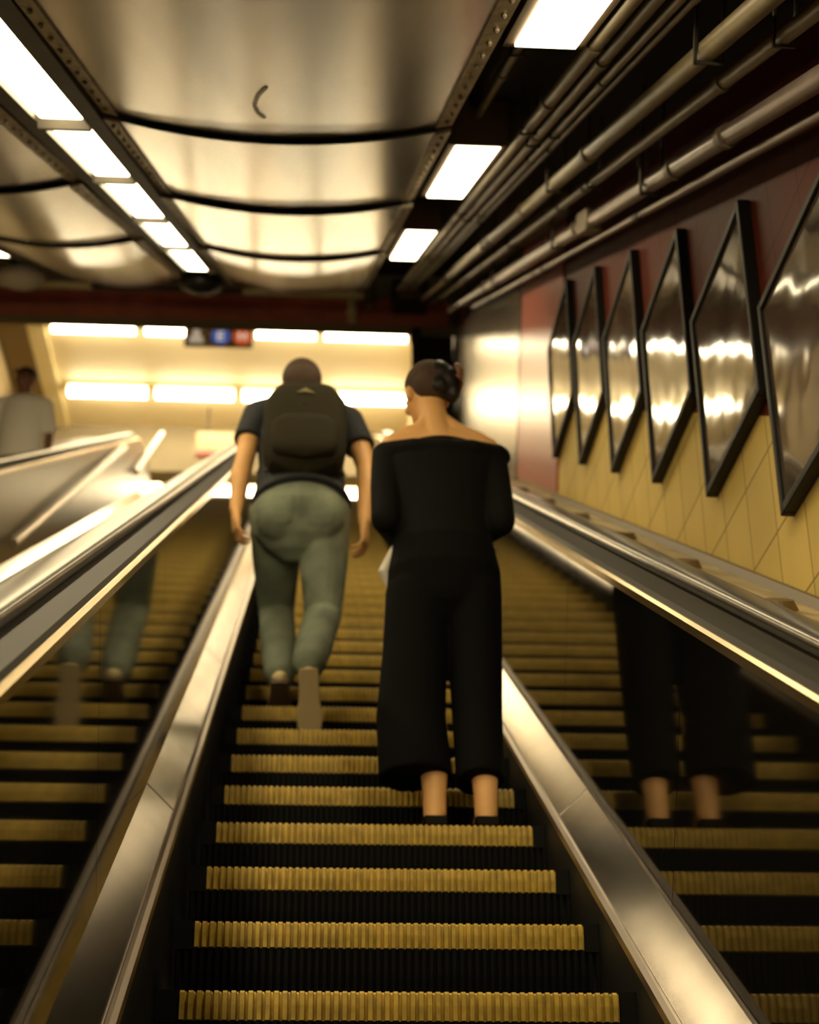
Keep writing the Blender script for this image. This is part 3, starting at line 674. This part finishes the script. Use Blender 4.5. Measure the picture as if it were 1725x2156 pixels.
for q in range(5):
    a = -0.5+q*0.25
    tube(b, [HW @ (Vector((0.072+0.02*math.cos(a*2)-0.02, -0.138, 0.02+a*0.05))*0.93), HW @ (Vector((0.092, -0.120, 0.02+a*0.07))*0.93), HW @ (Vector((0.10, -0.085, 0.02+a*0.08))*0.93)], [0.006, 0.006, 0.004], 8)
tube(b, [HW @ (Vector((0.075, -0.138, -0.012))*0.93), HW @ (Vector((0.078, -0.142, 0.02))*0.93), HW @ (Vector((0.072, -0.135, 0.05))*0.93)], [0.010, 0.013, 0.010], 8)
tag(fuse('hair_clip', b, M['clip'], wroot, 0.003, 1), 'brown claw clip')
# off-shoulder top with sleeves
b = bmesh.new()
tube(b, [(wx, wy, Z3+0.93), (wx, wy+0.005, Z3+1.0), (wx, wy+0.015, Z3+1.12), (wx-0.003, wy+0.02, Z3+1.22), (wx-0.005, wy+0.022, Z3+1.27)], [(0.168, 0.125), (0.162, 0.115), (0.165, 0.118), (0.180, 0.115), (0.19, 0.11)], 24)
tube(b, [(wx-0.19, wy+0.025, Z3+1.315), (wx-0.09, wy+0.0, Z3+1.305), (wx, wy-0.005, Z3+1.30), (wx+0.09, wy+0.0, Z3+1.305), (wx+0.19, wy+0.025, Z3+1.315)], [(0.048, 0.042), (0.085, 0.042), (0.09, 0.042), (0.085, 0.042), (0.048, 0.042)], 18, side=Vector((0, 1, 0)))
for s, sx, ex, hx in ((-1, wx-0.178, wx-0.188, wx-0.065), (1, wx+0.165, wx+0.182, wx+0.03)):
    ey = wy-0.04; ez = Z3+1.055
    tube(b, [(sx, wy+0.03, Z3+1.305), ((sx+ex)/2+0.004*s, wy-0.0, Z3+1.18), (ex, ey, ez-0.01)], [(0.056, 0.060), (0.052, 0.058), (0.050, 0.056)], 16)
    tube(b, [(ex, ey, ez-0.01), ((ex+hx)/2+0.02*s, wy+0.11, Z3+1.065), (hx+0.01*s, wy+0.215, Z3+1.092)], [0.050, 0.045, 0.036], 16)
o = fuse('knit_top', b, M['black_knit'], wroot, 0.006, 4)
# wide trousers
b = bmesh.new()
tube(b, [(wx, wy, Z3+0.80), (wx, wy-0.015, Z3+0.87), (wx, wy, Z3+0.96), (wx, wy+0.005, Z3+1.03)], [(0.185, 0.13), (0.182, 0.135), (0.165, 0.118), (0.150, 0.105)], 24)
tube(b, [(wx-0.088, wy, Z3+0.80), (wx-0.098, wy-0.01, Z3+0.60), (wx-0.110, wy-0.02, Z3+0.38), (LF-0.055, wy-0.05, Z3+0.175)], [(0.100, 0.118), (0.100, 0.105), (0.108, 0.10), (0.112, 0.10)], 20, flat=True)
tube(b, [(wx+0.09, wy, Z3+0.80), (wx+0.095, wy, Z3+0.60), (wx+0.096, wy-0.005, Z3+0.38), (RF-0.012, wy-0.05, Z3+0.165)], [(0.095, 0.118), (0.086, 0.105), (0.078, 0.10), (0.074, 0.09)], 20, flat=True)
fuse('trousers', b, M['black_cloth'], wroot, 0.007, 4)
for fx in (LF, RF):
    h = Vector((fx, wy-0.125, Z3+0.016)); so, up_ = shoe(wroot, h, (fx, wy+0.125, Z3+0.0), (0, 0, 1), 0.95, M['mule'], M['mule'], 'shoe', True)
# phone and white bag
t = thing('phone', 'dark phone held in front of the woman in black', 'phone', (wx-0.02, wy+0.33, Z3+1.16))
b = bmesh.new(); bx(b, -0.036, 0.036, -0.005, 0.005, -0.075, 0.075); o = bevelled(link('case', b, M['phone']), 0.004); o.matrix_world = Matrix.Translation((wx-0.02, wy+0.335, Z3+1.185)) @ Matrix.Rotation(-0.7, 4, 'X'); put(o, t); o.matrix_parent_inverse = Matrix.Translation((-(wx-0.02), -(wy+0.33), -(Z3+1.16)))
b = bmesh.new()
tube(b, [(wx-0.15, wy+0.10, Z3+1.0), (wx-0.18, wy+0.12, Z3+0.93), (wx-0.155, wy+0.13, Z3+0.86)], [(0.02, 0.03), (0.028, 0.04), (0.015, 0.03)], 14)
tube(b, [(wx-0.15, wy+0.12, Z3+0.99), (wx, wy+0.15, Z3+0.985), (wx+0.17, wy+0.10, Z3+1.005)], [0.022, 0.025, 0.018], 12, side=Vector((0, 0, 1)))
tag(fuse('white_jacket', b, M['white_cloth'], None, 0.006, 3), 'white cloth held in front of the woman, showing under her elbows', 'jacket')

# ---- man with the backpack
mroot = thing('person', 'man climbing ahead in charcoal t-shirt and blue-green jeans, head bowed, arms hanging', 'person', (-0.03, 6.3, zed(3.59+0.4*6)))
mx = -0.035
SHL, SHR = Vector((mx-0.195, 6.50, 5.075)), Vector((mx+0.20, 6.50, 5.06))
EL, ER = Vector((mx-0.24, 6.40, 4.80)), Vector((mx+0.275, 6.42, 4.79))
WL, WR = Vector((mx-0.265, 6.33, 4.53)), Vector((mx+0.270, 6.34, 4.49))
HL, HR = Vector((mx-0.10, 6.36, 4.52)), Vector((mx+0.10, 6.36, 4.52))
KL, KR = Vector((mx-0.09, 6.66, 4.215)), Vector((mx+0.105, 6.36, 4.07))
AL, AR = Vector((-0.098, 6.45, 3.83)), Vector((0.012, 6.05, 3.735))
def leg(bm, H, K, A, g=0.0, flare=0.0):
    tube(bm, [H, H.lerp(K, 0.5)+Vector((0, 0.015, 0)), K, K.lerp(A, 0.35)+Vector((0, -0.02, 0)), K.lerp(A, 0.7)+Vector((0, -0.005, 0)), A], [(0.098+g, 0.102+g), (0.084+g, 0.088+g), (0.060+g, 0.062+g), (0.058+g, 0.062+g), (0.046+g+flare, 0.048+g+flare), (0.038+g+flare, 0.042+g+flare)], 18)
b = bmesh.new()
sh = Vector((mx, 6.50, 5.02))
tube(b, [(mx, 6.36, 4.53), (mx, 6.39, 4.66), (mx, 6.43, 4.80), (mx, 6.47, 4.94), (mx, 6.50, 5.04)], [(0.165, 0.115), (0.150, 0.105), (0.160, 0.11), (0.185, 0.115), (0.15, 0.085)], 22)
tube(b, [SHL, (mx-0.09, 6.51, 5.105), (mx, 6.52, 5.12), (mx+0.09, 6.51, 5.105), SHR], [0.056, 0.058, 0.062, 0.058, 0.056], 16, side=Vector((0, 1, 0)))
tube(b, [(mx, 6.51, 5.10), (mx-0.003, 6.545, 5.19), (mx-0.005, 6.59, 5.25)], [0.064, 0.060, 0.06], 16)
HMn = hm((mx-0.008, 6.625, 5.285), yaw=0.03, pitch=-0.5)
head(b, HMn, 1.13)
for S, E_, W_, s in ((SHL, EL, WL, -1), (SHR, ER, WR, 1)):
    tube(b, [S, S.lerp(E_, 0.5)+Vector((0.008*s, 0, 0)), E_, E_.lerp(W_, 0.35)+Vector((0.006*s, -0.005, 0)), E_.lerp(W_, 0.75), W_], [0.055, 0.050, 0.041, 0.043, 0.033, (0.028, 0.026)], 16)
    hand(b, W_, (0.03-0.02*s, 0.02, -1), (-s*0.9, 0.25, 0), (0.1*s, 1, 0), 1.08, 0.62, 0.7)
for H, K, A in ((HL, KL, AL), (HR, KR, AR)): leg(b, H, K, A)
ftL = (Vector((-0.098, 6.42, 3.815)), Vector((-0.098, 6.50, 3.735))); ftR = (Vector((0.015, 6.025, 3.70)), Vector((0.022, 6.075, 3.52)))
for (h_, t_), A in ((ftL, AL), (ftR, AR)): tube(b, [A, h_.lerp(t_, 0.1)+Vector((0, 0.04, 0.035)), h_.lerp(t_, 0.5)+Vector((0, 0.045, 0.03)), t_+Vector((0, 0.035, 0.035))], [0.036, 0.031, 0.026, 0.016], 14)
fuse('body', b, M['skin'], mroot, 0.0045, 3)
face_bits(mroot, HMn, 1.13)
b = bmesh.new(); he((0, -0.022, 0.038), (0.081, 0.092, 0.082), HMn, 1.13, b); he((0, -0.05, 0.0), (0.072, 0.060, 0.07), HMn, 1.13, b)
fuse('hair', b, M['hair'], mroot, 0.005, 3)
# t-shirt
b = bmesh.new()
tube(b, [(mx+0.005, 6.335, 4.545), (mx, 6.378, 4.63), (mx, 6.42, 4.78), (mx, 6.46, 4.93), (mx, 6.495, 5.05)], [(0.214, 0.170), (0.194, 0.142), (0.182, 0.128), (0.196, 0.128), (0.155, 0.10)], 24, flat='both')
tube(b, [SHL, (mx-0.09, 6.51, 5.115), (mx, 6.52, 5.135), (mx+0.09, 6.51, 5.115), SHR], [0.066, 0.066, 0.068, 0.066, 0.066], 16, side=Vector((0, 1, 0)))
for S, E_, s in ((SHL, EL, -1), (SHR, ER, 1)):
    tube(b, [S, S.lerp(E_, 0.3)+Vector((0.004*s, 0, 0)), S.lerp(E_, 0.60)+Vector((0.006*s, 0, 0))], [0.068, 0.068, 0.070], 16, flat=True)
fuse('t_shirt', b, M['tee'], mroot, 0.007, 4)
# jeans
b = bmesh.new()
tube(b, [(mx, 6.36, 4.46), (mx, 6.345, 4.53), (mx, 6.36, 4.61), (mx, 6.375, 4.67)], [(0.195, 0.145), (0.203, 0.155), (0.188, 0.142), (0.170, 0.125)], 24)
for s in (-1, 1): ell(b, (mx+s*0.085, 6.285, 4.49), (0.105, 0.085, 0.12))
for H, K, A, s in ((HL, KL, AL, -1), (HR, KR, AR, 1)): leg(b, H+Vector((0, 0, 0.02)), K, A+(K-A)*0.06, 0.016, 0.012)
o = fuse('jeans', b, M['jeans'], mroot, 0.006, 8)
from mathutils.bvhtree import BVHTree
bv = BVHTree.FromPolygons([v.co.copy() for v in o.data.vertices], [tuple(p.vertices) for p in o.data.polygons])
def on_jeans(x, z, off):
    hit = bv.ray_cast(Vector((x, 5.5, z)), Vector((0, 1, 0)))[0]
    return (hit if hit else Vector((x, 6.2, z))) + Vector((0, -off, 0))
for s in (-1, 1):
    b = bmesh.new(); R = []
    for q in range(7):
        z = 4.555-0.125*q/6; wd_ = 0.058-0.006*q/6; dz = -0.018 if q == 6 else 0
        R.append([on_jeans(mx+s*0.085+wd_*e, z+dz*(1-abs(e)), 0.005) for e in (-1, -0.66, -0.33, 0, 0.33, 0.66, 1)]+[on_jeans(mx+s*0.085+wd_*e, z+dz*(1-abs(e)), -0.006) for e in (1, 0.66, 0.33, 0, -0.33, -0.66, -1)])
    rings(b, R); link('back_pocket', b, M['jeans'], mroot)
b = bmesh.new(); rings(b, [[on_jeans(mx+e, 4.60-0.02*q, off) for e, off in ((-0.004, 0.003), (0.004, 0.003), (0.004, -0.005), (-0.004, -0.005))] for q in range(9)]); link('seat_seam', b, M['jeans'], mroot)
shoe(mroot, ftL[0]+Vector((0, -0.045, -0.03)), ftL[1]+Vector((0, 0.06, -0.038)), (0, 0.75, 0.65), 1.0, M['shoe'], M['sole_dark'], 'shoe')
shoe(mroot, ftR[0]+Vector((0, -0.035, 0.0)), ftR[1]+Vector((0.004, 0.03, -0.055)), (0, 0.95, 0.3), 1.0, M['shoe'], M['sole'], 'shoe')
# backpack (worn, carried by the man)
t = thing('backpack', 'olive-black backpack worn on the climbing man’s back', 'backpack', (mx, 6.30, 4.64))
RB = Matrix.Translation((mx+0.012, 6.305, 4.90)) @ Matrix.Rotation(-0.30, 4, 'X')
def bagbox(w0, d0, h0, off, vox, name, m):
    b = bmesh.new(); R = []; n = 32
    for q in range(13):
        v = -1+2*q/12; z = v*h0; k = (1-abs(v)**3.2)**0.42 if abs(v) < 1 else 0.12; k = max(k, 0.12)
        ring = []
        for i in range(n):
            a = 2*PI*i/n; ca, sa = math.cos(a), math.sin(a)
            ring.append(RB @ Vector((off[0]+w0*(0.55+0.45*k)*(0.90 if v > 0.5 else 1.0)*math.copysign(abs(ca)**0.55, ca)*min(1, k*1.3), off[1]+d0*k*math.copysign(abs(sa)**0.6, sa), off[2]+z)))
        R.append(ring)
    rings(b, R); return link(name, b, m, t, True)
bagbox(0.178, 0.088, 0.275, (0, 0, 0), 0, 'pack_body', M['bag'])
bagbox(0.140, 0.040, 0.125, (0, -0.078, -0.115), 0, 'front_pocket', M['bag'])
b = bmesh.new(); tube(b, [RB @ Vector((-0.035, 0.03, 0.262)), RB @ Vector((-0.03, 0.0, 0.30)), RB @ Vector((0.03, 0.0, 0.30)), RB @ Vector((0.035, 0.03, 0.262))], [0.009]*4, 8, side=Vector((0, 1, 0))); link('grab_handle', b, M['bag_trim'], t, True)
for s in (-1, 1):
    b = bmesh.new()
    tube(b, [RB @ Vector((s*0.085, 0.07, 0.22)), Vector((mx+s*0.10, 6.50, 5.20)), Vector((mx+s*0.115, 6.60, 5.08)), Vector((mx+s*0.13, 6.595, 4.93)), Vector((mx+s*0.165, 6.52, 4.80)), RB @ Vector((s*0.150, 0.05, -0.20))], [(0.03, 0.012)]*5+[(0.014, 0.006)], 10)
    link('shoulder_strap', b, M['bag_trim'], t, True)
b = bmesh.new(); c = RB @ Vector((0.0, -0.0885, 0.13)); 
rings(b, [[RB @ Vector((x, -0.0905+dy, z)) for x, z in ((-0.040, 0.135), (0.0, 0.165), (0.040, 0.135), (0.0, 0.146))] for dy in (0, 0.02)])
link('emblem', b, M['mark'], t)
b = bmesh.new(); tube(b, [RB @ Vector((x, -0.088+abs(x)*0.18, 0.07-abs(x)*0.3)) for x in (-0.14, -0.07, 0, 0.07, 0.14)], [0.004]*5, 6, side=Vector((0, 0, 1))); link('zip', b, M['bag_trim'], t, True)

# ---- person in white on the stairs at far left
YL = 13.0; ZL = STAIR_Z(YL)
px_, py_ = -2.50, YL+0.02
proot = thing('person', 'person in white shirt and black cap coming down behind the pale ledge at far left', 'person', (px_, py_, ZL))
b = bmesh.new()
tube(b, [(px_, py_, ZL+0.90), (px_, py_, ZL+1.05), (px_, py_, ZL+1.2), (px_, py_, ZL+1.36)], [(0.165, 0.11), (0.15, 0.10), (0.17, 0.11), (0.17, 0.10)], 20)
tube(b, [(px_-0.18, py_, ZL+1.40), (px_, py_, ZL+1.45), (px_+0.18, py_, ZL+1.40)], [0.055, 0.06, 0.055], 16, side=Vector((0, 1, 0)))
tube(b, [(px_, py_, ZL+1.42), (px_, py_-0.02, ZL+1.55)], [0.06, 0.057], 16)
HP = hm((px_, py_-0.03, ZL+1.63), yaw=PI-0.3, pitch=-0.1); head(b, HP, 1.0)
for s in (-1, 1):
    e_ = Vector((px_+s*0.24, py_+0.02, ZL+1.13)); w_ = Vector((px_+s*0.25, py_-0.06, ZL+0.88))
    tube(b, [(px_+s*0.19, py_, ZL+1.39), e_, w_], [0.052, 0.042, 0.027], 14); hand(b, w_, (0, -0.2, -1), (-s, 0, 0), (0, -1, 0), 1.0, 0.4, 0.4)
    tube(b, [(px_+s*0.09, py_, ZL+0.90), (px_+s*0.095, py_, ZL+0.48), (px_+s*0.095, py_+0.02, ZL+0.09)], [0.088, 0.06, 0.038], 16)
    tube(b, [(px_+s*0.095, py_+0.03, ZL+0.055), (px_+s*0.10, py_-0.10, ZL+0.04)], [0.036, 0.03], 12)
fuse('body', b, M['skin_dark'], proot, 0.006, 2)
face_bits(proot, HP)
b = bmesh.new()
tube(b, [(px_, py_, ZL+0.82), (px_, py_, ZL+1.0), (px_, py_, ZL+1.2), (px_, py_, ZL+1.38)], [(0.20, 0.14), (0.19, 0.135), (0.20, 0.135), (0.19, 0.12)], 22)
tube(b, [(px_-0.19, py_, ZL+1.40), (px_, py_, ZL+1.45), (px_+0.19, py_, ZL+1.40)], [0.068, 0.07, 0.068], 16, side=Vector((0, 1, 0)))
for s in (-1, 1): tube(b, [(px_+s*0.19, py_, ZL+1.40), (px_+s*0.235, py_+0.01, ZL+1.17)], [0.068, 0.066], 14)
fuse('shirt', b, M['white_cloth'], proot, 0.008, 3)
b = bmesh.new()
tube(b, [(px_, py_, ZL+0.85), (px_, py_, ZL+0.95)], [(0.18, 0.125), (0.17, 0.12)], 20)
for s in (-1, 1): tube(b, [(px_+s*0.09, py_, ZL+0.86), (px_+s*0.095, py_, ZL+0.48), (px_+s*0.095, py_+0.02, ZL+0.09)], [0.105, 0.08, 0.065], 16)
fuse('trousers', b, M['black_cloth'], proot, 0.009, 2)
for s in (-1, 1): shoe(proot, (px_+s*0.095, py_+0.10, ZL+0.0), (px_+s*0.11, py_-0.17, ZL+0.0), (0, 0, 1), 1.0, M['mule'], M['sole_dark'])
b = bmesh.new(); he((0, -0.018, 0.06), (0.084, 0.102, 0.068), HP, 1.0, b)
tube(b, [HP @ Vector((0, 0.06, 0.055)), HP @ Vector((0, 0.13, 0.045))], [(0.075, 0.008), (0.062, 0.006)], 18, side=HP.to_3x3() @ Vector((1, 0, 0)))
fuse('cap', b, M['cap'], proot, 0.005, 2)
